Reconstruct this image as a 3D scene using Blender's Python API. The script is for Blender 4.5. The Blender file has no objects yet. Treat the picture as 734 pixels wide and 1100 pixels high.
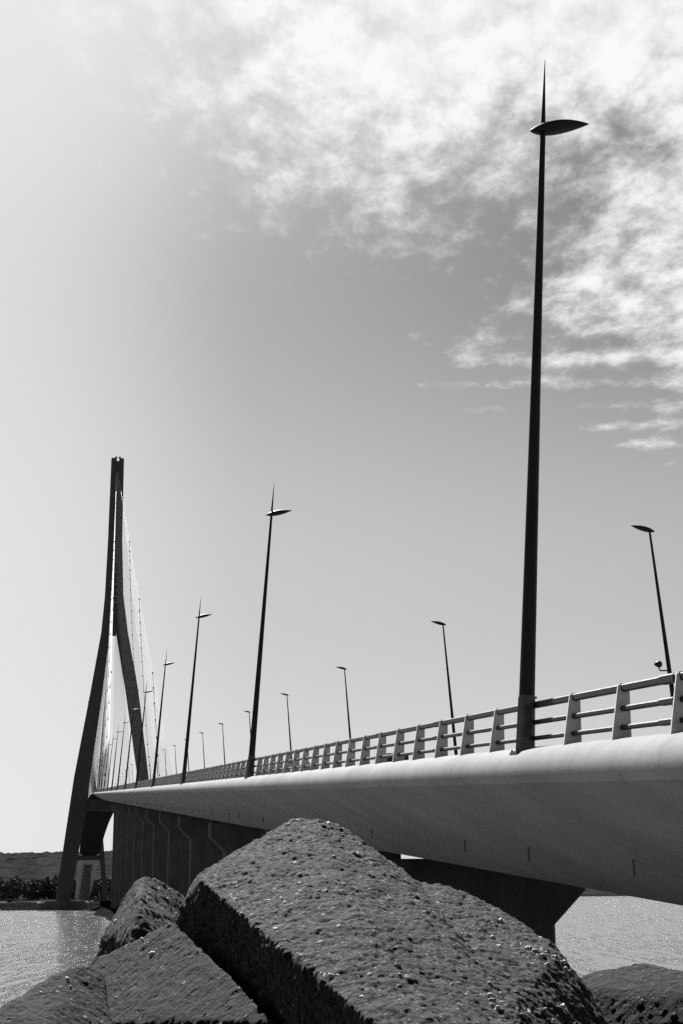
import bpy, bmesh, math, random
import numpy as np
from mathutils import Vector, Matrix, noise as mnoise

random.seed(7)
rng = np.random.default_rng(7)
S = bpy.context.scene
COL = S.collection

# ------------------------------------------------------------------ camera
F_PX = 1505.0; PW, PH = 734.0, 1100.0
PITCH = math.atan((962.0 - 550.0) / F_PX)
ROLL = 0.009
EYE = 5.0                                   # height of the lens above the water
fw = Vector((0, math.cos(PITCH), math.sin(PITCH)))
up0 = Vector((0, -math.sin(PITCH), math.cos(PITCH)))
r0 = Vector((1, 0, 0))
cr, sr = math.cos(ROLL), math.sin(ROLL)
RT = r0 * cr - up0 * sr
UP = r0 * sr + up0 * cr
cam = bpy.data.cameras.new('camera')
cam_o = bpy.data.objects.new('camera', cam)
COL.objects.link(cam_o)
m = Matrix((RT, UP, -fw)).transposed().to_4x4()
m.translation = Vector((0, 0, EYE))
cam_o.matrix_world = m
cam.sensor_fit = 'HORIZONTAL'
cam.sensor_width = 24.0
cam.lens = 24.0 * F_PX / PW
cam.clip_start = 0.1
cam.clip_end = 60000
S.camera = cam_o

def at(px, py, D):
    """point of the place seen at a photo pixel, D metres away over the ground"""
    v = fw * F_PX + RT * (px - PW / 2) + UP * (PH / 2 - py)
    v = v / math.hypot(v.x, v.y)
    return Vector((v.x * D, v.y * D, EYE + v.z * D))

# ------------------------------------------------------------------ bridge axes
AZ = math.radians(-10.744)
B = Vector((math.sin(AZ), math.cos(AZ), 0))
N = Vector((B.y, -B.x, 0))
TH = -AZ                                    # object rotation: x across, y along
GR = 0.0686
TP1 = 638.5; MAIN = 856.0; TP2 = TP1 + MAIN; TC = TP1 + MAIN / 2

def zdeck(t):                               # top of the deck edge, over the lens
    if t < TP1: return 0.80 + GR * t
    if t <= TP2:
        s = t - TP1
        return 0.80 + GR * TP1 + GR * s - GR * s * s / MAIN
    return 0.80 + GR * TP1 - GR * (t - TP2)

def dfar(t): return 31.2 - 0.0045 * min(t, TP1)
def dmid(t): return (8.5 + dfar(t)) / 2
def P(t, d, z): return B * t + N * d + Vector((0, 0, EYE + z))

# ------------------------------------------------------------------ helpers
def tag(o, label=None, cat=None, group=None, kind=None):
    if label: o['label'] = label
    if cat: o['category'] = cat
    if group: o['group'] = group
    if kind: o['kind'] = kind
    return o

def empty(name, loc, rz=0.0):
    o = bpy.data.objects.new(name, None)
    COL.objects.link(o)
    o.location = loc; o.rotation_euler = (0, 0, rz)
    o.empty_display_size = 0.2
    return o

class MB:
    def __init__(s): s.v = []; s.f = []
    def poly(s, pts):
        i = len(s.v); s.v += [tuple(p) for p in pts]; s.f.append(tuple(range(i, i + len(pts))))
    def loft(s, rings, cap=True, closed=True):
        n = len(rings[0]); b = len(s.v)
        for r in rings: s.v += [tuple(p) for p in r]
        for k in range(len(rings) - 1):
            for i in range(n if closed else n - 1):
                j = (i + 1) % n
                s.f.append((b + k * n + i, b + k * n + j, b + (k + 1) * n + j, b + (k + 1) * n + i))
        if cap and closed:
            s.f.append(tuple(b + i for i in reversed(range(n))))
            e = b + (len(rings) - 1) * n
            s.f.append(tuple(e + i for i in range(n)))
    def box(s, x0, x1, y0, y1, z0, z1):
        s.loft([[(x0, y0, z0), (x1, y0, z0), (x1, y1, z0), (x0, y1, z0)],
                [(x0, y0, z1), (x1, y0, z1), (x1, y1, z1), (x0, y1, z1)]])
    def tube(s, pts, rad, n=8, sx=1.0, sy=1.0):
        pts = [Vector(p) for p in pts]
        if not hasattr(rad, '__len__'): rad = [rad] * len(pts)
        rings = []
        for k, p in enumerate(pts):
            a = pts[max(0, k - 1)]; c = pts[min(len(pts) - 1, k + 1)]
            d = (c - a).normalized()
            ref = Vector((0, 1, 0)) if abs(d.y) < 0.9 else Vector((1, 0, 0))
            u = ref.cross(d).normalized(); w = d.cross(u)
            rings.append([p + u * (rad[k] * sx * math.cos(2 * math.pi * i / n)) + w * (rad[k] * sy * math.sin(2 * math.pi * i / n)) for i in range(n)])
        s.loft(rings)
    def build(s, name, mat, parent=None, smooth=False):
        me = bpy.data.meshes.new(name)
        me.from_pydata(s.v, [], s.f)
        bm = bmesh.new(); bm.from_mesh(me)
        bmesh.ops.recalc_face_normals(bm, faces=bm.faces)
        bm.to_mesh(me); bm.free()
        if smooth:
            me.polygons.foreach_set('use_smooth', [True] * len(me.polygons))
        me.materials.append(mat)
        o = bpy.data.objects.new(name, me)
        COL.objects.link(o)
        if parent: o.parent = parent
        return o

def sharpen(o, deg=35):
    me = o.data
    me.polygons.foreach_set('use_smooth', [True] * len(me.polygons))
    bm = bmesh.new(); bm.from_mesh(me)
    for e in bm.edges:
        if len(e.link_faces) == 2 and e.calc_face_angle(0) > math.radians(deg): e.smooth = False
    bm.to_mesh(me); bm.free()

def copy_tree(o, parent=None):
    c = o.copy(); COL.objects.link(c)
    if parent: c.parent = parent
    for ch in list(o.children): copy_tree(ch, c)
    return c

# ------------------------------------------------------------------ materials
class NT:
    def __init__(s, mat):
        mat.use_nodes = True
        s.t = mat.node_tree; s.n = s.t.nodes; s.l = s.t.links
    def add(s, ty, **kw):
        x = s.n.new(ty)
        for k, v in kw.items():
            if k.startswith('i_'):
                k = k[2:]; k = int(k) if k.isdigit() else k
                x.inputs[k].default_value = v
            else: setattr(x, k, v)
        return x
    def link(s, a, b): s.l.new(a, b)
    def math(s, op, a, b=None, clamp=False):
        x = s.n.new('ShaderNodeMath'); x.operation = op; x.use_clamp = clamp
        for i, v in enumerate((a, b)):
            if v is None: continue
            if isinstance(v, (int, float)): x.inputs[i].default_value = v
            else: s.l.new(v, x.inputs[i])
        return x.outputs[0]
    def remap(s, val, a, b, c, d, smooth=False):
        x = s.n.new('ShaderNodeMapRange')
        if smooth: x.interpolation_type = 'SMOOTHSTEP'
        s.l.new(val, x.inputs[0])
        for i, v in enumerate((a, b, c, d)): x.inputs[i + 1].default_value = v
        return x.outputs[0]
    def noise(s, vec, scale, detail=4, rough=0.55, dist=0.0):
        x = s.n.new('ShaderNodeTexNoise')
        x.inputs['Scale'].default_value = scale; x.inputs['Detail'].default_value = detail
        x.inputs['Roughness'].default_value = rough; x.inputs['Distortion'].default_value = dist
        s.l.new(vec, x.inputs['Vector'])
        return x.outputs['Fac']
    def mapping(s, vec, scale=(1, 1, 1), rot=(0, 0, 0), loc=(0, 0, 0)):
        x = s.n.new('ShaderNodeMapping')
        x.inputs['Scale'].default_value = scale; x.inputs['Rotation'].default_value = rot; x.inputs['Location'].default_value = loc
        s.l.new(vec, x.inputs['Vector'])
        return x.outputs[0]
    def grey(s, val):
        x = s.n.new('ShaderNodeCombineColor')
        for i in range(3): s.l.new(val, x.inputs[i])
        return x.outputs[0]

def mk(name):
    mt = bpy.data.materials.new(name)
    nt = NT(mt)
    return mt, nt, nt.n['Principled BSDF'], nt.add('ShaderNodeTexCoord').outputs['Object']

def bump(nt, bs, h, strength, dist):
    b = nt.add('ShaderNodeBump'); b.inputs['Strength'].default_value = strength; b.inputs['Distance'].default_value = dist
    nt.link(h, b.inputs['Height']); nt.link(b.outputs[0], bs.inputs['Normal'])

def concrete(name, base, var=0.25, rough=0.85, joint=0.0, streak=0.0, sc=0.35):
    mt, nt, bs, v = mk(name)
    a = nt.noise(v, sc, 6, 0.65)
    f = nt.noise(v, 9.0, 4, 0.6)
    val = nt.math('ADD', nt.math('MULTIPLY', nt.remap(a, 0.3, 0.7, -1, 1), var), nt.math('MULTIPLY', nt.remap(f, 0.3, 0.7, -1, 1), var * 0.35))
    if streak:
        st = nt.noise(nt.mapping(v, (1.0, 2.2, 0.16)), 1.3, 5, 0.6)
        val = nt.math('ADD', val, nt.math('MULTIPLY', nt.remap(st, 0.45, 0.75, 0, -1), streak))
    val = nt.math('MULTIPLY', nt.math('ADD', val, 1.0), base)
    if joint:                                # casting joints across the deck
        sx = nt.add('ShaderNodeSeparateXYZ'); nt.link(v, sx.inputs[0])
        w = nt.math('ADD', sx.outputs[1], nt.math('MULTIPLY', nt.noise(v, 0.5, 2), 0.12))
        fr = nt.math('ABSOLUTE', nt.math('SUBTRACT', nt.math('FRACT', nt.math('DIVIDE', w, joint)), 0.5))
        ln = nt.remap(fr, 0.0, 0.012, 0.72, 1.0)
        val = nt.math('MULTIPLY', val, ln)
    nt.link(nt.grey(val), bs.inputs['Base Color'])
    bs.inputs['Roughness'].default_value = rough
    bs.inputs['Specular IOR Level'].default_value = 0.1
    bump(nt, bs, nt.noise(v, 22, 5, 0.7), 0.35, 0.01)
    return mt

M_BEAM = concrete('sunlit_deck_concrete', 0.15, 0.2, 0.85, 2.9, 0.16)  # same concrete as the girder, its colour toned down for full sun
M_GIRDER = concrete('girder_concrete', 0.34, 0.17, 0.9, 5.8, 0.0)  # same concrete as the edge, lightened to put ambient light into the shaded web
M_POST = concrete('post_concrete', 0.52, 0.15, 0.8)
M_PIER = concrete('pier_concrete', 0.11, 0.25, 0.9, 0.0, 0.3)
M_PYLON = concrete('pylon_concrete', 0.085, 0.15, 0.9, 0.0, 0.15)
M_PANEL = concrete('anchorage_concrete', 0.2, 0.2, 0.8)

def metal(name, base, rough, var=0.2, metallic=0.0):
    mt, nt, bs, v = mk(name)
    a = nt.noise(v, 1.6, 5, 0.6)
    nt.link(nt.grey(nt.math('MULTIPLY', nt.remap(a, 0.3, 0.7, 1 - var, 1 + var), base)), bs.inputs['Base Color'])
    nt.link(nt.remap(nt.noise(v, 7, 3), 0.3, 0.7, rough - 0.08, rough + 0.08), bs.inputs['Roughness'])
    bs.inputs['Metallic'].default_value = metallic
    bs.inputs['Specular IOR Level'].default_value = 0.2
    return mt

M_LAMP = metal('lamp_dark_paint', 0.018, 0.55)
M_DOOR = metal('lamp_door_paint', 0.10, 0.5)
M_RAIL = metal('rail_steel', 0.013, 0.6)
M_BOX = metal('box_paint', 0.05, 0.5)
M_LENS = metal('camera_glass', 0.02, 0.12)
M_CABLE = metal('cable_sheath', 0.6, 0.5, 0.03)
M_TIE = metal('tie_rope', 0.12, 0.6)
M_ROAD = concrete('road_asphalt', 0.05, 0.2, 0.9)

def rock_mat(name, base, peb=1.0, off=0.0):
    mt, nt, bs, v0 = mk(name)
    v = nt.mapping(v0, (1, 1, 1), (0.4, 0.7, 0.2), (off, off * 1.7, off * 0.6))
    big = nt.noise(v, 2.2, 5, 0.6)
    mid = nt.noise(v, 14, 5, 0.7)
    fine = nt.noise(v, 48, 5, 0.78)
    vo = nt.add('ShaderNodeTexVoronoi'); vo.inputs['Scale'].default_value = 24
    wv = nt.add('ShaderNodeVectorMath', operation='ADD'); nt.link(v, wv.inputs[0])
    nz = nt.add('ShaderNodeTexNoise'); nz.inputs['Scale'].default_value = 30; nt.link(v, nz.inputs['Vector'])
    sc = nt.add('ShaderNodeVectorMath', operation='SCALE'); nt.link(nz.outputs['Color'], sc.inputs[0]); sc.inputs['Scale'].default_value = 0.022
    nt.link(sc.outputs[0], wv.inputs[1]); nt.link(wv.outputs[0], vo.inputs['Vector'])
    rnd = nt.add('ShaderNodeSeparateColor'); nt.link(vo.outputs['Color'], rnd.inputs[0])
    on = nt.remap(rnd.outputs[0], 0.80, 0.86, 0, 1)
    size = nt.math('MULTIPLY', on, nt.remap(vo.outputs['Distance'], 0.30, 0.16, 0, 1, True))      # stones in the matrix
    pit_on = nt.remap(rnd.outputs[1], 0.82, 0.9, 0, 1)
    pit = nt.math('MULTIPLY', pit_on, nt.remap(vo.outputs['Distance'], 0.42, 0.2, 0, 1, True))
    vs = nt.add('ShaderNodeTexVoronoi'); vs.inputs['Scale'].default_value = 52; nt.link(wv.outputs[0], vs.inputs['Vector'])
    r2 = nt.add('ShaderNodeSeparateColor'); nt.link(vs.outputs['Color'], r2.inputs[0])
    small = nt.math('MULTIPLY', nt.remap(r2.outputs[0], 0.68, 0.80, 0, 1), nt.remap(vs.outputs['Distance'], 0.4, 0.2, 0, 1, True))
    col = nt.math('MULTIPLY', nt.remap(big, 0.3, 0.7, 0.7, 1.3), nt.remap(fine, 0.38, 0.62, 0.45, 1.6))
    col = nt.math('MULTIPLY', col, nt.remap(mid, 0.3, 0.7, 0.75, 1.25))
    col = nt.math('MULTIPLY', col, nt.remap(r2.outputs[1], 0, 1, 0.5, 1.5))
    col = nt.math('MULTIPLY', col, base)
    col = nt.math('ADD', col, nt.math('MULTIPLY', size, nt.math('MULTIPLY', nt.remap(rnd.outputs[2], 0, 1, 0.0, 0.16), peb)))
    col = nt.math('ADD', col, nt.math('MULTIPLY', small, 0.09 * peb))
    col = nt.math('MULTIPLY', col, nt.remap(pit, 0, 1, 1.0, 0.3))
    nt.link(nt.grey(col), bs.inputs['Base Color'])
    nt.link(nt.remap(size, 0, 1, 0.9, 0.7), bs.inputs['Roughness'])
    h = nt.math('ADD', nt.math('MULTIPLY', mid, 1.2), nt.math('MULTIPLY', fine, 0.8))
    h = nt.math('ADD', h, nt.math('MULTIPLY', size, 0.55))
    h = nt.math('ADD', h, nt.math('MULTIPLY', small, 0.3))
    h = nt.math('SUBTRACT', h, nt.math('MULTIPLY', pit, 1.0))
    bs.inputs['Specular IOR Level'].default_value = 0.12
    bump(nt, bs, h, 0.9, 0.020)
    return mt

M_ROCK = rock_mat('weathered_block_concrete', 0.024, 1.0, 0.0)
M_ROCK2 = rock_mat('shade_toned_block_concrete', 0.0085, 0.3, 5.0)  # same concrete as the big block, with shade put into its darker colour
M_ROCK3 = rock_mat('bank_rubble', 0.03, 0.6, 9.0)
M_PEB, _nt, _bs, _v = mk('exposed_pebbles')
_oi = _nt.add('ShaderNodeNewGeometry')
_nt.link(_nt.grey(_nt.remap(_oi.outputs['Random Per Island'], 0, 1, 0.08, 0.36)), _bs.inputs['Base Color'])
_bs.inputs['Roughness'].default_value = 0.75; _bs.inputs['Specular IOR Level'].default_value = 0.2
bump(_nt, _bs, _nt.noise(_v, 120, 3), 0.3, 0.003)

# water
M_WATER, nt, bs, v = mk('estuary_water')
bs.inputs['Base Color'].default_value = (0.04, 0.04, 0.04, 1)
bs.inputs['Roughness'].default_value = 0.12
bs.inputs['IOR'].default_value = 1.333
rip = nt.noise(v, 1.7, 3, 0.6, 0.3)
swell = nt.noise(nt.mapping(v, (1.0, 1.5, 1.0), (0, 0, -0.3)), 0.13, 3, 0.5)
gust = nt.noise(nt.mapping(v, (1.3, 0.075, 1.0)), 1.0, 3, 0.65)
gust2 = nt.noise(nt.mapping(v, (0.03, 0.006, 1.0)), 1.0, 3, 0.6)
amp = nt.remap(nt.math('ADD', gust, nt.math('MULTIPLY', gust2, 0.25)), 0.615, 0.70, 0.04, 0.95, True)
bump(nt, bs, nt.math('ADD', nt.math('MULTIPLY', nt.math('SUBTRACT', rip, 0.5), amp), nt.math('MULTIPLY', swell, 0.22)), 1.0, 0.85)

# vegetation
def veg(name, base, sc):
    mt, nt, bs, v = mk(name)
    a = nt.noise(v, sc, 6, 0.7)
    nt.link(nt.grey(nt.math('MULTIPLY', nt.remap(a, 0.3, 0.7, 0.45, 1.5), base)), bs.inputs['Base Color'])
    bs.inputs['Roughness'].default_value = 0.9
    bs.inputs['Specular IOR Level'].default_value = 0.0
    bump(nt, bs, a, 1.0, 0.6 / sc)
    return mt
M_STEEL = veg('shaded_girder_steel', 0.03, 0.3)  # steel main span; the dark colour also holds the shade of its underside
M_HILL = veg('hill_woodland', 0.022, 0.02)
M_TREE = veg('bank_foliage', 0.08, 0.2)
M_BANK = veg('low_bank_stone', 0.012, 0.3)

# ------------------------------------------------------------------ bridge deck
deck = empty('bridge_deck', P(0, 0, 0), TH)
tag(deck, 'long pale concrete bridge deck with rounded edge climbing away to the pylon', 'bridge')
LOFF = Vector((0, 0, 0))
ts = list(np.arange(-26, TP1, 6.0)) + list(np.arange(TP1, TP2, 20.0)) + list(np.arange(TP2, 2130, 30.0))
SEAM = [-2.92]
def prof_near():
    pts = [(9.4, 0.16), (8.95, 0.15)]
    for k in range(13):                      # bull-nosed edge
        a = math.radians(93 + k * 7.8)
        pts.append((8.74 + 0.68 * math.cos(a), -0.37 + 0.51 * math.sin(a)))
    return pts
nose = prof_near()
def ribbon(profile_fn, name, mat, parent, smooth=True, t0=-1e9, t1=1e9):
    mb = MB()
    rings = []
    for t in ts:
        if t < t0 or t > t1: continue
        z0 = zdeck(t)
        rings.append([(d, t, z0 + z) for d, z in profile_fn(t)])
    mb.loft(rings, cap=False, closed=False)
    o = mb.build(name, mat, parent)
    if smooth: sharpen(o, 30)
    return o
ribbon(lambda t: nose, 'edge_beam', M_BEAM, deck)
ribbon(lambda t: [(dfar(t) + 8.5 - d, z) for d, z in nose][::-1], 'edge_beam', M_BEAM, deck)
ribbon(lambda t: [nose[-1], (8.12, -0.56), (13.0, -3.1), (dfar(t) + 8.5 - 13.0, -3.1), (dfar(t) + 8.5 - 8.12, -0.56), (dfar(t) + 8.5 - nose[-1][0], nose[-1][1])], 'box_girder', M_GIRDER, deck, t1=TP1)
ribbon(lambda t: [nose[-1], (8.12, -0.56), (13.0, -3.1), (dfar(t) + 8.5 - 13.0, -3.1), (dfar(t) + 8.5 - 8.12, -0.56), (dfar(t) + 8.5 - nose[-1][0], nose[-1][1])], 'steel_girder', M_STEEL, deck, t0=TP1, t1=TP2)
ribbon(lambda t: [nose[-1], (8.12, -0.56), (13.0, -3.1), (dfar(t) + 8.5 - 13.0, -3.1), (dfar(t) + 8.5 - 8.12, -0.56), (dfar(t) + 8.5 - nose[-1][0], nose[-1][1])], 'box_girder', M_GIRDER, deck, t0=TP2)
ribbon(lambda t: [(9.4, 0.16), (9.8, -0.06), (dfar(t) - 1.4, -0.06), (dfar(t) - 0.9, 0.16)], 'road_surface', M_ROAD, deck)
k = 0
for t in np.arange(21.0, 330, 6.2):
    k += 1
    if k % 5 == 0: continue
    t += random.uniform(-.4, .4)
    mb = MB()
    d = 10.9; zz = zdeck(t) - 0.56 - (d - 8.12) / (13 - 8.12) * 2.54
    mb.tube([(d, t, zz + 0.06), (d, t, zz - 0.34)], 0.032, 8)
    mb.build('drain_pipe', M_PANEL, deck)

# ------------------------------------------------------------------ railing
LT0, SP = 26.03, 43.5
POST = SP / 19
rail = empty('railing', P(LT0, 8.9, zdeck(LT0)), TH)
tag(rail, 'steel three-bar railing on tapered concrete posts along the near deck edge', 'railing')
def rl(t, d, z): return (d - 8.9, t - LT0, z - zdeck(LT0))
def post_geom(mb, t):
    z0 = zdeck(t) - 0.05; h = 1.06
    hw0, hw1, ty0, ty1 = 0.178, 0.098, 0.04, 0.036
    c0, c1 = 8.60, 8.705
    def ring(c, hw, ty, z, b=0.018):
        return [rl(t + y, c + x, z) for x, y in ((-hw + b, -ty), (hw - b, -ty), (hw, -ty + b), (hw, ty - b), (hw - b, ty), (-hw + b, ty), (-hw, ty - b), (-hw, -ty + b))]
    mb.loft([ring(c0, hw0, ty0, z0), ring(c1, hw1, ty1, z0 + h - 0.03), ring(c1, hw1 - .02, ty1 - .02, z0 + h)])
far = MB()
for j in range(-8, 268):
    t = LT0 + POST * j
    if j % 19 == 0: continue
    if j < 92:
        mb = MB(); post_geom(mb, t); mb.build('post', M_POST, rail)
    else: post_geom(far, t)
o = far.build('post', M_POST, rail); o['kind'] = 'stuff'
o.name = 'distant_post'
def bar(mb, tt, hz, hw, hh):
    rings = []
    for t in tt:
        c = 8.61 + .09 * hz; z = zdeck(t) + hz; e = 0.018
        rings.append([rl(t, c + x, z + y) for x, y in ((-hw + e, -hh), (hw - e, -hh), (hw, -hh + e), (hw, hh - e), (hw - e, hh), (-hw + e, hh), (-hw, hh - e), (-hw, -hh + e))])
    mb.loft(rings)
for hz, hh in ((0.935, 0.060), (0.60, 0.042), (0.295, 0.038)):
    mb = MB()
    bar(mb, list(np.arange(8, 640, 6)) + [640], hz, 0.05, hh)
    for j in range(-6, 60, 3):               # sleeves where two lengths of bar meet
        t = LT0 + POST * j + 0.2
        bar(mb, (t, t + .5), hz, 0.06, hh + .01)
    mb.build('rail', M_RAIL, rail)
# ------------------------------------------------------------------ lamp posts
LEAN = 0.075; HH = 13.5
def lamp_head(mb, z):
    x0, x1, n, m_ = -0.30, 1.08, 22, 18
    rings = []
    for k in range(n + 1):
        s = k / n
        s_ = min(max(s, 0.004), 0.996)
        w = (math.sin(math.pi * s_ ** 0.80)) ** 0.85
        cx = x0 + (x1 - x0) * s; cz = z + 0.22 * (cx - 0.1) - 0.10 * math.sin(math.pi * s) * 0
        ring = []
        for i in range(m_):
            a = 2 * math.pi * i / m_
            y = 0.24 * w * math.cos(a); zz = math.sin(a)
            zz = zz * (0.15 if zz > 0 else 0.12) * w
            ring.append((cx, y, cz + zz))
        rings.append(ring)
    mb.loft(rings)
def make_lamp(spike=True, name='lamp_post'):
    root = empty(name, (0, 0, 0))
    hx = LEAN * HH
    mb = MB()
    zs = [0.0, 1.0, 3.0, 6.0, 9.0, 12.0, HH + .1]
    rr = [0.165, 0.158, 0.142, 0.118, 0.094, 0.070, 0.058]
    mb.tube([(LEAN * z, 0, z) for z in zs], rr, 16, 1.0, 0.85)
    sharpen(mb.build('pole', M_LAMP, root), 40)
    mb = MB()
    mb.tube([(LEAN * z, 0, z) for z in (-0.03, 0.9, 1.02, 1.06)], [0.195, 0.176, 0.173, 0.16], 8, 1.0, 0.9)
    mb.build('base_sleeve', M_DOOR, root)
    mb = MB()
    for (za, zb, dx, pr) in ((0.25, 0.85, 0.065, 0.0),):
        y = -0.168
        r_ = [[(LEAN * z + sx * dx, y + o + 0.010 * z, z) for z, sx in ((za, -1), (za, 1), (zb, 1), (zb, -1))] for o in (0.02, -0.006)]
        mb.loft(r_)
    dr = mb.build('access_door', M_BOX, root)
    mb = MB(); mb.box(-.25, .25, -.22, .22, -.10, -.015)
    mb.build('base_plate', M_BOX, root)
    for bx in (-.21, .21):
        for by in (-.18, .18):
            mb = MB(); mb.tube([(bx, by, -.03), (bx, by, .03)], .022, 6); mb.build('bolt', M_BOX, root)
    mb = MB(); mb.tube([(LEAN * 1.02 + .17, 0, 1.03), (LEAN * 1.02 + .20, 0, 1.03)], 0.022, 8); mb.build('bolt', M_LAMP, root)
    mb = MB(); h = MB(); lamp_head(h, 0)
    mb.v = [(x + hx, y, z + HH) for x, y, z in h.v]; mb.f = h.f
    sharpen(mb.build('lamp_head', M_LAMP, root), 60)
    if spike:
        mb = MB()
        mb.tube([(LEAN * z, 0, z) for z in (HH + .05, HH + .7, HH + 1.72)], [0.056, 0.036, 0.006], 10)
        sharpen(mb.build('spike', M_LAMP, root), 40)
    return root
near_words = ['nearest lamp post, thick dark spiked pole with leaf-shaped head at the right',
              'second spiked lamp post from the camera on the near deck edge',
              'third spiked lamp post from the camera on the near deck edge',
              'fourth spiked lamp post from the camera on the near deck edge',
              'fifth spiked lamp post, on the near deck edge just right of the pylon']
proto = make_lamp(True)
lamps = []
for k in range(15):
    o = proto if k == 0 else copy_tree(proto)
    t = LT0 + SP * k
    o.location = P(t, 8.49, zdeck(t) + .06); o.rotation_euler = (0, 0, TH)
    if k < 5: lab = near_words[k]
    else: lab = 'tiny spiked lamp post on the near deck edge, seen against the pylon'
    tag(o, lab, 'lamp post', 'spiked lamp posts along the near deck edge')
fproto = make_lamp(False)
fw_ = ['far-side lamp post at the right carrying a small camera',
       'spikeless lamp post on the far deck side, second from the right',
       'spikeless lamp post on the far deck side, third from the right',
       'spikeless lamp post on the far deck side, fourth from the right',
       'spikeless lamp post on the far deck side, head just left of the second spiked pole',
       'small spikeless far-side lamp post, sixth one counted from the right']
for k in range(1, 24):
    o = fproto if k == 1 else copy_tree(fproto)
    t = LT0 + SP * k
    o.location = P(t, dfar(t) + (0.4 if t < TP1 else -0.6), zdeck(t)); o.rotation_euler = (0, 0, TH + math.pi)
    if k <= 6: lab = fw_[k - 1]
    elif t < TP1: lab = 'tiny spikeless lamp post on the far deck side, far off right of the pylon'
    else: lab = 'tiny spikeless lamp post beyond the pylon, seen between its legs'
    tag(o, lab, 'lamp post', 'spikeless lamp posts along the far deck edge')
    if k == 1: cctv_host = o
# camera on a bracket
tl = LT0 + SP
cc = empty('traffic_camera', P(tl, dfar(tl) + 0.4 - LEAN * 5.9, zdeck(tl) + 5.9), TH)
tag(cc, 'small domed traffic camera on an arm of the rightmost far lamp post', 'camera')
mb = MB(); mb.tube([(-0.08, 0, -0.1), (-0.52, 0, -0.1), (-0.56, 0, -0.02), (-0.56, 0, 0.08)], 0.04, 8); mb.build('arm', M_LAMP, cc)
mb = MB()
mb.loft([[(-0.56 + r * math.cos(a), r * math.sin(a), z) for a in np.linspace(0, 2 * math.pi, 17)[:-1]] for z, r in ((0.06, .05), (0.10, .14), (0.2, .185), (0.32, .17), (0.39, .11), (0.41, .02))])
mb.build('housing', M_BOX, cc, True)
mb = MB(); mb.tube([(-0.68, -0.05, 0.22), (-0.80, -0.09, 0.20)], 0.09, 12); mb.build('lens', M_LENS, cc)

# boxes behind the railing
for i, (px, lab) in enumerate(((404, 'small dark equipment box on the deck behind the railing, the right one of two'), (317, 'small dark equipment box on the deck behind the railing, the left one of two'))):
    t = LT0 + POST * (6 if i == 0 else 13) + 0.4
    g = empty('equipment_box', P(t, 9.2, zdeck(t) + 0.16), TH)
    tag(g, lab, 'box', 'equipment boxes behind the railing')
    mb = MB(); mb.box(-0.3, 0.3, -0.2, 0.2, 0, 0.2); mb.build('body', M_BOX, g)
    mb = MB(); mb.box(-0.33, 0.33, -0.23, 0.23, 0.2, 0.24); mb.box(-0.05, 0.05, -0.2, 0.2, 0.24, 0.34); mb.build('lid', M_BOX, g)

# ------------------------------------------------------------------ piers
def interp(tab, z):
    zs = [r[0] for r in tab]
    out = []
    for c in range(1, len(tab[0])): out.append(float(np.interp(z, zs, [r[c] for r in tab])))
    return out
def make_pier(t, lab):
    c = (19.05 if t < 80 else 19.7) - 0.0022 * min(t, TP1)
    zb = zdeck(t) - 3.1
    root = empty('bridge_pier', P(t, c, -EYE), TH)
    tag(root, lab, 'bridge pier', 'piers under the deck')
    top = zb + EYE - 0.62
    hw = 3.4
    fl = 1.6
    rows = [(-2.0, hw)]
    rows += [(top - 3.0, hw), (top - 1.45, hw + fl), (top, hw + fl)]
    mb = MB(); ht = 1.1
    rings = []
    for z, w in rows:
        b = 0.18
        rings.append([(x, y, z) for x, y in ((-w + b, -ht), (w - b, -ht), (w, -ht + b), (w, ht - b), (w - b, ht), (-w + b, ht), (-w, ht - b), (-w, -ht + b))])
    mb.loft(rings)
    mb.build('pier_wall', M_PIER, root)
    for s in (-4.3, 3.6):
        mb = MB(); mb.box(s - .5, s + .5, -.5, .5, top - .02, top + 0.66); mb.build('bearing', M_PIER, root)
    mb = MB(); mb.box(-3.6, 3.6, -1.3, 1.3, -2.2, 0.5); mb.build('footing', M_PIER, root)
for k in range(12):
    t = 66.0 + 43.5 * k
    lab = 'nearest bridge pier, dark broad wall with flared head right of the big block' if k == 0 else \
          ('second bridge pier from the camera, hidden mostly behind the big block' if k == 1 else
           ('third bridge pier from the camera with its bent edge just left of the big block' if k == 2 else
            'tall dark bridge pier with flared head in the receding row behind the small block'))
    make_pier(t, lab)
for k in range(10):
    make_pier(TP2 + 96 + 43.5 * k, 'distant bridge pier beyond the far pylon, seen small under the deck')

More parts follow.
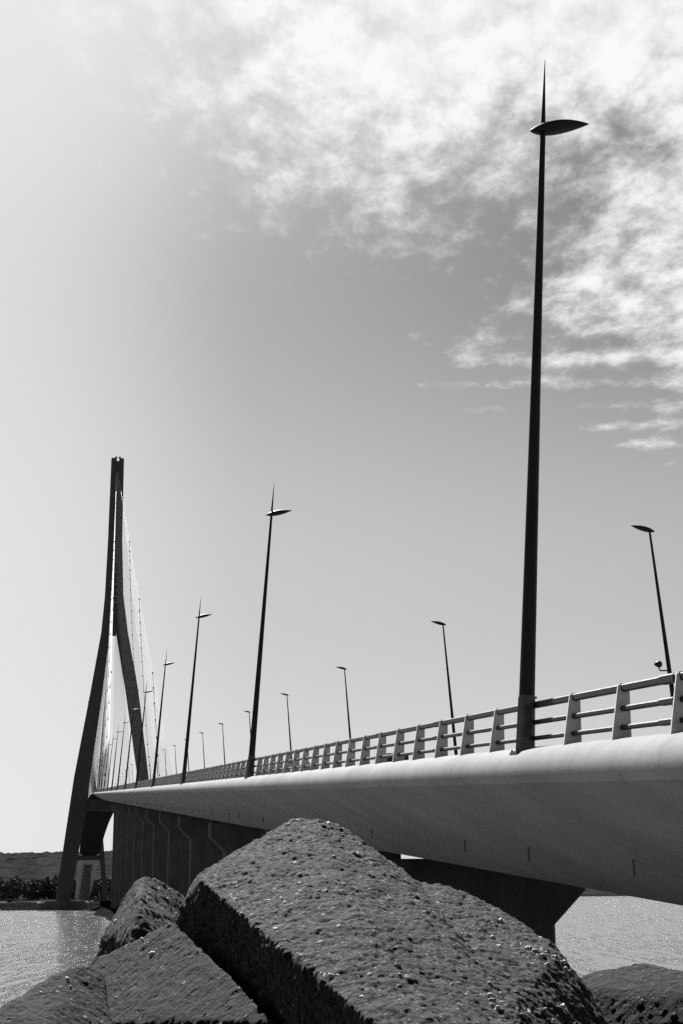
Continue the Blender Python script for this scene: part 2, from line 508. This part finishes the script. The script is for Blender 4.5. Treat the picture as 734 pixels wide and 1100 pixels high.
# ------------------------------------------------------------------ pylons
LEFT = [(-6, -6.2, 0.0), (0, -5.8, 0.5), (40, -1.4, 6.1), (51, -0.2, 6.8), (88, 5.4, 10.8), (92, 5.95, 11.1), (116, 9.3, 13.3), (133, 10.35, 13.0), (160, 10.85, 12.95), (199, 11.05, 13.15)]
RIGHT = [(-6, 33.2, 38.4), (0, 32.7, 37.8), (51, 27.9, 32.4), (90, 21.2, 26.7), (116, 16.2, 21.3), (133, 16.6, 18.7), (160, 15.4, 17.3), (199, 14.75, 16.9)]
def make_pylon(tp, lab, back, main, nc=23):
    C0 = 16.2
    root = empty('bridge_pylon', P(tp, C0, -EYE), TH)
    tag(root, lab, 'pylon', 'two bridge pylons')
    L = lambda d, y, z: (d - C0, y, z + EYE)
    def leg(tab, name):
        mb = MB(); rings = []
        for row in tab:
            z = row[0]; a, b = row[1], row[2]
            dp = 4.2 - 1.5 * max(0, min(1, z / 195)); c = 0.35
            rings.append([L(x, y, z) for x, y in ((a + c, -dp), (b - c, -dp), (b, -dp + c), (b, dp - c), (b - c, dp), (a + c, dp), (a, dp - c), (a, -dp + c))])
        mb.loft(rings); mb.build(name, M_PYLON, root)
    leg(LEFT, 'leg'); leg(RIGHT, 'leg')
    # solid web over the crotch, then the recessed anchorage
    mb = MB(); rings = []
    for z in (115.3, 122, 133, 148):
        a = interp(LEFT, z)[1] - .3; b = interp(RIGHT, z)[0] + .3
        if z < 116: a, b = 13.6, 16.0
        rings.append([L(x, y, z) for x, y in ((a, -2.6), (b, -2.6), (b, 2.6), (a, 2.6))])
    mb.loft(rings); mb.build('web_wall', M_PYLON, root)
    mb = MB(); rings = []
    for z in (148, 160, 178, 192):
        a = interp(LEFT, z)[1] - .3; b = interp(RIGHT, z)[0] + .3
        rings.append([L(x, y, z) for x, y in ((a, -1.9), (b, -1.9), (b, 1.9), (a, 1.9))])
    mb.loft(rings)
    mb.build('anchorage', M_PANEL, root)
    for i in range(nc):
        z = 130 + 62 * i / (nc - 1)
        a = interp(LEFT, z)[1]; b = interp(RIGHT, z)[0]; dp = 2.75 if z < 148 else 2.2
        mb = MB()
        mb.box(L(a + .05, 0, 0)[0], L(b - .05, 0, 0)[0], -dp, dp, z + EYE - .35, z + EYE + .35)
        mb.build('anchor_block', M_PANEL, root)
    mb = MB(); a = interp(LEFT, 195)[1] - .2; b = interp(RIGHT, 195)[0] + .2
    mb.loft([[L(x, y, z) for x, y in ((a, -2.6), (b, -2.6), (b, 2.6), (a, 2.6))] for z in (192.5, 197.6)]); mb.build('head_beam', M_PYLON, root)
    for dx in (13.3, 15.0):
        mb = MB(); mb.tube([L(dx, 0, 197.5), L(dx, 0, 199.6)], .28, 8); mb.tube([L(dx, 0, 199.6), L(dx, 0, 200.4)], .5, 8); mb.build('beacon', M_LAMP, root)
    # cross beam under the deck
    z1 = zdeck(TP1) - 3.15
    mb = MB(); mb.loft([[L(x, y, z) for x, y in ((interp(LEFT, z)[1] - 1, -3.2), (interp(RIGHT, z)[0] + 1, -3.2), (interp(RIGHT, z)[0] + 1, 3.2), (interp(LEFT, z)[1] - 1, 3.2))] for z in (z1 - 4.6, z1)]); mb.build('cross_beam', M_PYLON, root)
    for dc in (-2.6, 35.2):
        mb = MB()
        mb.loft([[L(dc + r * math.cos(a), r * math.sin(a), z) for a in np.linspace(0, 2 * math.pi, 25)[:-1]] for z, r in ((-7, 11), (-2.2, 11), (-1.2, 10.4))])
        mb.build('foundation', M_PIER, root)
    # stay cables
    allp = {}
    for side in (0, 1):
        for sgn, n0, st in ((-1, 22.0, back), (1, 22.0, main)):
            outer = []
            for i in range(nc):
                t = tp + sgn * (n0 + st * i)
                dd = 9.45 if side == 0 else dfar(min(t, TP1)) - 0.95
                z = 130 + 62 * i / (nc - 1)
                a = interp(LEFT, z)[1]; b = interp(RIGHT, z)[0]
                p0 = Vector(L(a + (b - a) * (0.3 if side == 0 else 0.7), sgn * 2.3, z))
                p1 = Vector(L(dd, t - tp, zdeck(t) + 0.1))
                ln = (p1 - p0).length
                pts = []
                for q in range(9):
                    s = q / 8
                    p = p0.lerp(p1, s); p.z -= 4 * s * (1 - s) * ln * 0.010
                    pts.append(p)
                outer.append(pts)
                mb = MB(); mb.tube(pts, 0.06 if side == 0 else 0.034, 6); mb.build('stay_cable', M_CABLE, root, True)
            allp[(side, sgn)] = outer
    for side in (0, 1):
        for frac in (0.30, 0.5, 0.72):
            pts = []
            o_ = allp[(side, -1)]
            y = o_[-1][8].y * frac
            for pl in o_:
                if pl[8].y > y: continue
                for q in range(8):
                    if pl[q].y >= y > pl[q + 1].y:
                        s = (pl[q].y - y) / (pl[q].y - pl[q + 1].y); pts.append(pl[q].lerp(pl[q + 1], s))
            if len(pts) > 1:
                mb = MB(); mb.tube(pts, 0.07, 5)
                for p in pts: mb.tube([p - Vector((0, 0, .3)), p + Vector((0, 0, .3))], .2, 6)
                mb.build('cross_tie', M_TIE, root)
    return root
make_pylon(TP1, 'tall dark inverted-Y concrete pylon with fans of white stay cables', 9.5, 17.3)
make_pylon(TP2, 'distant pylon whose legs show small under the deck behind the near pylon', 9.5, 17.3)

# ------------------------------------------------------------------ water, banks, hills
mb = MB()
R_ = 26000
mb.poly([(-R_, -2000, 0), (R_, -2000, 0), (R_, R_, 0), (-R_, R_, 0)])
w = mb.build('water', M_WATER); tag(w, kind='structure')

def grid_obj(name, mat, xs, ys, fn, kind='structure', smooth=True):
    mb = MB(); nx, ny = len(xs), len(ys)
    for y in ys:
        for x in xs: mb.v.append(tuple(fn(x, y)))
    for j in range(ny - 1):
        for i in range(nx - 1):
            a = j * nx + i; mb.f.append((a, a + 1, a + nx + 1, a + nx))
    o = mb.build(name, mat, None, smooth); o['kind'] = kind
    return o
def bank_h(x, y):
    r = y + 0.25 * abs(x + 1)
    h = 3.1 - max(0.0, r - 3.6) * 0.62
    h += 0.5 * mnoise.noise((x * 0.5, y * 0.5, 2)) + 0.22 * mnoise.noise((x * 1.7, y * 1.7, 5))
    return (x, y, max(h, -1.5))
grid_obj('riverbank', M_ROCK3, np.linspace(-22, 22, 120), np.linspace(-14, 13, 90), bank_h)
# low stone ground under the far half of the approach
def ug(x, y):
    t, d = y, x
    e = min(min(d - 7.5 - 2.5 * mnoise.noise((t * .01, 3, 1)), 30 - d) , (t - 170) * .5, (632 - t) * .5)
    h = min(1.3, e * 0.55 - .8) + 0.6 * mnoise.noise((d * .2, t * .2, 0))
    p = P(t, d, 0); return (p.x, p.y, max(-1.5, h))
grid_obj('embankment', M_BANK, np.linspace(2, 44, 40), np.linspace(96, 640, 260), ug)
# long low stone breakwater round the pylon foot, running on to the left
def bw(x, y):
    D = y
    e = 1 - abs(D - 655) / 26
    p = Vector((x, D + 0.02 * x, 0))
    h = -1.5 + 4.6 * max(0, min(1, e * 2.2)) + 0.9 * mnoise.noise((x * .08, D * .08, 4)) * max(0, min(1, e * 3))
    if x < -160: h -= 1.3 * max(0, min(1, (-x - 150) * .2)) * (0.6 + 0.5 * mnoise.noise((x * .03, 9, 1)))
    return (p.x, p.y, h)
grid_obj('breakwater', M_BANK, np.linspace(-420, 30, 220), np.linspace(625, 685, 24), bw)
# wooded hills on the far shore
def hill(x, y):
    s = max(0.0, min(1.0, (y - 2650) / 900)); s = s * s * (3 - 2 * s)
    hx = np.interp(x, [-4000, -900, -560, -350, -100, 200, 700, 4000], [108, 108, 106, 100, 60, 30, 42, 60])
    h = s * hx
    n = mnoise.fractal((x * .0022, y * .0022, 1), 1.0, 2.0, 4)
    h += s * (n * 9) + (4.0 if y > 2600 else -3) + s * 7.0 * mnoise.noise((x * .03, y * .02, 3)) + s * 6.0 * mnoise.noise((x * .08, y * .06, 7))
    return (x, y, h)
grid_obj('hills', M_HILL, np.concatenate([np.linspace(-4000, -1000, 60), np.linspace(-990, 900, 420), np.linspace(910, 4000, 60)]), np.linspace(2560, 4200, 70), hill)

# wood along the far shore: a mass of crowns made of many leaf clumps
def wood(name, n, xr, yr, hr, mat, seed):
    rg = np.random.default_rng(seed); mb = MB()
    for i in range(n):
        x = rg.uniform(*xr); y = rg.uniform(*yr); h = rg.uniform(*hr)
        mb.tube([(x, y, 0), (x + rg.uniform(-1, 1), y, h * .6)], [h * .03, h * .012], 5)
        for c in range(80):
            a = rg.uniform(0, 2 * math.pi); ph = rg.uniform(-1, 1); rr = h * 0.42 * rg.uniform(.45, 1)
            q = math.sqrt(1 - ph * ph)
            cx, cy, cz = x + rr * q * math.cos(a), y + rr * q * math.sin(a), h * .56 + rr * ph * 1.05
            s = h * rg.uniform(.07, .13)
            vs = [Vector((cx, cy, cz)) + Vector(rg.normal(0, 1, 3)).normalized() * s for _ in range(5)]
            for f in ((0, 1, 2), (0, 2, 3), (0, 3, 4), (1, 2, 4)): mb.poly([vs[g] for g in f])
    o = mb.build(name, mat); o['kind'] = 'stuff'
    return o
wd = wood('far_shore_wood', 330, (-620, 260), (2330, 2550), (14, 42), M_TREE, 3)
tag(wd, 'dark line of trees along the far shore in front of the hills', 'wood')
mb = MB()
grid_obj('far_shore', M_BANK, np.linspace(-3000, 3000, 120), np.linspace(2290, 2640, 10), lambda x, y: (x, y, -1.5 + min(1, (y - 2290) / 60) * 4.5))
for i, (x, y, h) in enumerate(((-150.5, 652, 5.6),)):
    sh = empty('shrub', (x, y, 2.3)); tag(sh, 'small dark shrub on the low breakwater at the left edge', 'shrub')
    mb = MB(); mb.tube([(0, 0, -1), (0.2, 0, 1.2)], [.2, .1], 6); mb.build('stem', M_TREE, sh)
    rg = np.random.default_rng(5); mb = MB()
    for c in range(160):
        p = Vector(rg.normal(0, 1, 3)).normalized() * rg.uniform(.3, 1.0); p = Vector((p.x * 1.7, p.y * 1.7, 1.4 + p.z * 1.1)); s = .35
        vs = [p + Vector(rg.normal(0, 1, 3)).normalized() * s for _ in range(4)]
        for f in ((0, 1, 2), (0, 2, 3)): mb.poly([vs[g] for g in f])
    mb.build('foliage', M_TREE, sh)

# ------------------------------------------------------------------ armour blocks in front
def tex(kind, size, **kw):
    t = bpy.data.textures.new(kind.lower(), kind); t.noise_scale = size
    for k, v in kw.items(): setattr(t, k, v)
    return t
T_BIG = tex('CLOUDS', 0.5, noise_depth=3)
T_MID = tex('CLOUDS', 0.11, noise_depth=4)
T_CELL = tex('VORONOI', 0.07)
T_GRIT = tex('VORONOI', 0.022)
T_FINE = tex('CLOUDS', 0.034, noise_depth=2)
def rock(name, hulls, mat, label, voxel=0.011, amp=1.0, pebbles=0, peb_dir=None, seed=1, smooth=3):
    bm = bmesh.new()
    allv = [p for h in hulls for p in h]
    org = sum(allv, Vector()) / len(allv); org.z = min(p.z for p in allv)
    for h in hulls:
        vs = [bm.verts.new(p - org) for p in h]
        r = bmesh.ops.convex_hull(bm, input=vs)
        junk = [g for g in r['geom_interior'] if isinstance(g, bmesh.types.BMVert)]
        bmesh.ops.delete(bm, geom=junk, context='VERTS')
    me = bpy.data.meshes.new(name); bm.to_mesh(me); bm.free()
    o = bpy.data.objects.new(name, me); COL.objects.link(o); o.location = org
    me.materials.append(mat)
    md = o.modifiers.new('r', 'REMESH'); md.mode = 'VOXEL'; md.voxel_size = voxel; md.use_smooth_shade = True
    md = o.modifiers.new('s', 'SMOOTH'); md.iterations = smooth; md.factor = 0.5
    for t, st, mid in ((T_BIG, 0.06, .5), (T_MID, 0.035, .5), (T_CELL, -0.004, .35), (T_FINE, 0.018, .5), (T_GRIT, 0.011, .4)):
        md = o.modifiers.new('d', 'DISPLACE'); md.texture = t; md.strength = st * amp; md.mid_level = mid; md.texture_coords = 'LOCAL'
    dg = bpy.context.evaluated_depsgraph_get()
    me2 = bpy.data.meshes.new_from_object(o.evaluated_get(dg))
    o.modifiers.clear(); o.data = me2
    tag(o, label, 'rock', 'concrete armour blocks on the bank')
    if pebbles:
        rg = np.random.default_rng(seed)
        n = len(me2.vertices)
        co = np.empty(n * 3); me2.vertices.foreach_get('co', co); co = co.reshape(-1, 3)
        no = np.empty(n * 3); me2.vertex_normals.foreach_get('vector', no); no = no.reshape(-1, 3)
        d = np.array(peb_dir); d = d / np.linalg.norm(d)
        ok = np.where((no @ d) > 0.35)[0]
        cl = np.array([mnoise.noise((co[q] * 2.3 + 4.1 * seed).tolist()) for q in ok[::7]]) + 0.9 * np.clip((co[ok[::7], 2] - np.percentile(co[ok, 2], 80)) * 2.0, 0, 1)
        pw = np.clip(cl, 0.02, None) ** 2
        pick = rg.choice(ok[::7], pebbles, p=pw / pw.sum())
        ico = bmesh.new(); bmesh.ops.create_icosphere(ico, subdivisions=2, radius=1)
        iv = np.array([v.co[:] for v in ico.verts]); fi = [tuple(v.index for v in f.verts) for f in ico.faces]; ico.free()
        mb = MB()
        for i in pick:
            s = 0.0025 + 0.012 * rg.random() ** 3.5
            A = rg.normal(0, 1, (3, 3)); Q, _ = np.linalg.qr(A)
            sh = iv * (1 + 0.22 * np.sin(iv @ rg.normal(0, 2.2, 3) + rg.uniform(0, 6)))[:, None]
            pv = (sh * np.array([1.3, .95, .62]) * s) @ Q + co[i] - no[i] * s * 0.3
            b = len(mb.v); mb.v += [tuple(x) for x in pv]; mb.f += [tuple(b + q for q in f) for f in fi]
        me3 = bpy.data.meshes.new('pebble'); me3.from_pydata(mb.v, [], mb.f); me3.materials.append(M_PEB)
        me3.polygons.foreach_set('use_smooth', [True] * len(me3.polygons))
        po = bpy.data.objects.new('exposed_pebbles', me3); COL.objects.link(po); po.parent = o; po['kind'] = 'stuff'
    return o

def pts(*a): return [at(*q) for q in a]
def low(p, dz, dy=0): return Vector((p.x, p.y + dy, p.z - dz))
hA = pts((189, 985, 6.6), (213, 940, 6.4), (275, 901, 6.7), (318, 881, 6.85), (340, 881, 6.85), (378, 895, 6.8), (436, 934, 6.7), (462, 966, 6.3),
         (215, 946, 6.05), (397, 1095, 4.3), (470, 1160, 3.9), (292, 1095, 5.6), (352, 1160, 5.3), (560, 1095, 4.6), (590, 1150, 4.6))
hA += [low(p, .55, 1.0) for p in pts((220, 960, 6.6), (430, 950, 6.9), (330, 900, 7.0))] + [low(p, 1.2, .3) for p in pts((205, 985, 6.8), (590, 1060, 5.6))]
hB = pts((432, 946, 6.65), (462, 949, 6.6), (480, 951, 6.5), (522, 970, 6.3), (562, 992, 6.1), (592, 1010, 5.9), (604, 1024, 5.8), (610, 1038, 5.75),
         (597, 1036, 5.55), (530, 1097, 4.55), (470, 1160, 3.95), (655, 1100, 5.6), (610, 1170, 4.6), (400, 1095, 4.34))
hB += [low(p, .5, 1.0) for p in pts((470, 960, 6.6), (590, 1020, 6.0))] + [low(p, 1.1, .2) for p in pts((640, 1090, 5.7), (450, 1000, 6.0))]
rock('armour_block', [hA, hB], M_ROCK, 'biggest concrete block, tilted, its sunlit pitted face filling the foreground', 0.0085, 0.85, 800, (0.1, -0.5, 0.85), 3)
hC = pts((100, 1033, 7.6), (108, 1006, 7.5), (132, 966, 7.5), (143, 946, 7.5), (156, 940, 7.5), (171, 945, 7.6), (198, 962, 7.9), (200, 990, 7.6), (150, 975, 7.1), (140, 1010, 7.0), (150, 1050, 6.8), (200, 1060, 6.9), (110, 1060, 7.4))
hC += [low(p, .8, .9) for p in pts((110, 1006, 7.6), (150, 950, 7.9), (200, 965, 8.2))]
rock('armour_block', [hC], M_ROCK, 'small pointed block standing behind, left of the big block', 0.012, 0.6, 30, (0.2, -0.3, 0.9), 5)
hD = pts((97, 1032, 6.6), (119, 1030, 6.6), (140, 1018, 6.5), (186, 990, 6.3), (240, 1042, 5.65), (294, 1096, 5.1), (325, 1135, 4.95), (120, 1060, 6.45), (150, 1150, 5.85), (70, 1100, 6.25), (300, 1170, 5.0))
hD += [low(p, .8, .5) for p in pts((110, 1035, 6.8), (200, 1000, 7.0))]
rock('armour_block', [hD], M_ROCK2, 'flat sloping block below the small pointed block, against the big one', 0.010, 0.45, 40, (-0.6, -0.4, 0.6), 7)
hE = pts((-60, 1118, 5.3), (5, 1078, 5.6), (30, 1060, 5.75), (56, 1044, 5.9), (78, 1035, 6.0), (98, 1033, 6.1), (112, 1045, 6.1), (125, 1110, 5.75), (135, 1170, 5.5), (-60, 1200, 4.9), (40, 1130, 5.25))
hE += [low(p, .7, .5) for p in pts((0, 1080, 5.8), (100, 1050, 6.0))]
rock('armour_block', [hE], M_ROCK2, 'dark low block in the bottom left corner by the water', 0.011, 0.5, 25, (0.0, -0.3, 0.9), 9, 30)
hF = pts((600, 1062, 6.75), (625, 1044, 6.9), (642, 1042, 6.9), (666, 1036, 6.9), (690, 1033, 6.9), (716, 1036, 6.8), (760, 1046, 6.6), (820, 1070, 6.3), (600, 1150, 6.5), (700, 1100, 6.6), (800, 1170, 6.3))
hF += [low(p, .8, .6) for p in pts((640, 1050, 7.2), (780, 1060, 7.0))]
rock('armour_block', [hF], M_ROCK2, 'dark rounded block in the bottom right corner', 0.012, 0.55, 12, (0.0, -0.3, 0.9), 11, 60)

# ------------------------------------------------------------------ light
SUN_AZ, SUN_EL = math.radians(-17), math.radians(47)
sdir = Vector((math.sin(SUN_AZ) * math.cos(SUN_EL), math.cos(SUN_AZ) * math.cos(SUN_EL), math.sin(SUN_EL)))
sl = bpy.data.lights.new('sun', 'SUN'); sl.energy = 5.0; sl.angle = math.radians(0.53)
sl.color = (1, 1, 1)
so = bpy.data.objects.new('sun', sl); COL.objects.link(so)
so.rotation_euler = (-sdir).to_track_quat('-Z', 'Y').to_euler()
so.location = (0, 0, 60)

W = bpy.data.worlds.new('World'); S.world = W
nt = NT(W)
bg = nt.n['Background']
sky = nt.add('ShaderNodeTexSky'); sky.sky_type = 'NISHITA'; sky.sun_disc = False
sky.sun_elevation = SUN_EL; sky.sun_rotation = SUN_AZ
SKYREF = 7.9
sky.air_density = 1.0; sky.dust_density = 2.0; sky.ozone_density = 1.0
sc_ = nt.add('ShaderNodeSeparateColor'); nt.link(sky.outputs[0], sc_.inputs[0])
red = sc_.outputs[0]
# the film sees red: sky in one channel
skyv = nt.math('POWER', nt.math('DIVIDE', red, SKYREF), 1.2)
gen = nt.add('ShaderNodeTexCoord').outputs['Generated']
sx = nt.add('ShaderNodeSeparateXYZ'); nt.link(gen, sx.inputs[0])
skyv = nt.math('MULTIPLY', nt.math('ADD', skyv, nt.remap(sx.outputs[2], 0.46, 0.20, 0.0, 0.74, True)), 1.85)
left = nt.math('MULTIPLY', nt.remap(sx.outputs[0], -0.05, -0.28, 0.0, 1.7, True), nt.remap(sx.outputs[1], 0.2, 0.7, 0, 1, True))
skyv = nt.math('ADD', skyv, left)                       # extra glow put into the sky colour towards the sun side
skyv = nt.math('ADD', skyv, nt.math('MULTIPLY', nt.remap(sx.outputs[2], 0.22, 0.0, 0.0, 0.75, True), 1.0))
skyv = nt.math('DIVIDE', skyv, nt.math('POWER', nt.math('ADD', nt.math('POWER', nt.math('DIVIDE', skyv, 4.15), 4.0), 1.0), 0.25))
zc = nt.math('MAXIMUM', sx.outputs[2], 0.02)
u = nt.math('DIVIDE', sx.outputs[0], zc); v_ = nt.math('DIVIDE', sx.outputs[1], zc)
pl = nt.add('ShaderNodeCombineXYZ'); nt.link(u, pl.inputs[0]); nt.link(v_, pl.inputs[1])
pv = pl.outputs[0]
def lin(a, b, c): return nt.math('ADD', nt.math('ADD', nt.math('MULTIPLY', u, a), nt.math('MULTIPLY', v_, b)), c)
f1 = nt.math('MINIMUM', lin(0.10, -1, 1.93), lin(1.7, -0.58, 1.7 * .26 + .58 * 1.48))
f2 = nt.math('MINIMUM', lin(1.5, 0, -0.35 * 1.5), lin(1.1, -1, 2.53 - 1.1 * .31))
f = nt.math('MAXIMUM', f1, f2)
n1 = nt.noise(nt.mapping(pv, (1.1, .75, 1), (0, 0, 0.5)), 3.4, 5, 0.6, 0.0)
n2 = nt.noise(nt.mapping(pv, (1.5, .95, 1), (0, 0, -0.5)), 10.0, 7, 0.66, 0.1)
cov = nt.math('ADD', f, nt.math('MULTIPLY', nt.math('SUBTRACT', n1, 0.5), 1.5))
cov = nt.math('ADD', cov, nt.math('MULTIPLY', nt.math('SUBTRACT', n2, 0.5), 1.1))
wav = nt.add('ShaderNodeTexWave'); wav.wave_type = 'BANDS'; wav.bands_direction = 'Y'
wav.inputs['Scale'].default_value = 2.2; wav.inputs['Distortion'].default_value = 2.2; wav.inputs['Detail'].default_value = 3; wav.inputs['Detail Scale'].default_value = 1.3
nt.link(nt.mapping(pv, (1, 1, 1), (0, 0, 0.08)), wav.inputs['Vector'])
rip = nt.math('MULTIPLY', nt.remap(lin(0.8, 1, 0), 2.6, 2.95, 0, 1, True), 0.30)
cov = nt.math('SUBTRACT', cov, nt.math('MULTIPLY', wav.outputs[1], rip))
op = nt.remap(cov, -0.20, 0.50, 0, 1, True)
op = nt.math('MULTIPLY', op, nt.remap(v_, 0.35, 1.1, 0, 1, True))
CLOUD_V = 4.65
mx = nt.add('ShaderNodeMix'); mx.data_type = 'FLOAT'
nt.link(op, mx.inputs[0]); nt.link(skyv, mx.inputs[2]); nt.link(nt.math('MULTIPLY', nt.remap(n2, 0.38, 0.58, 0.82, 1.0), CLOUD_V), mx.inputs[3])
nt.link(nt.grey(mx.outputs[0]), bg.inputs['Color'])
bg.inputs['Strength'].default_value = 0.06

S.view_settings.view_transform = 'Standard'
S.view_settings.look = 'None'
S.view_settings.exposure = 1.766
S.view_settings.gamma = 1.0
S.view_settings.use_curve_mapping = False
S.cycles.use_denoising = False
S.cycles.sample_clamp_indirect = 3.0
S.cycles.sample_clamp_direct = 5.0
S.cycles.max_bounces = 6
S.render.film_transparent = False
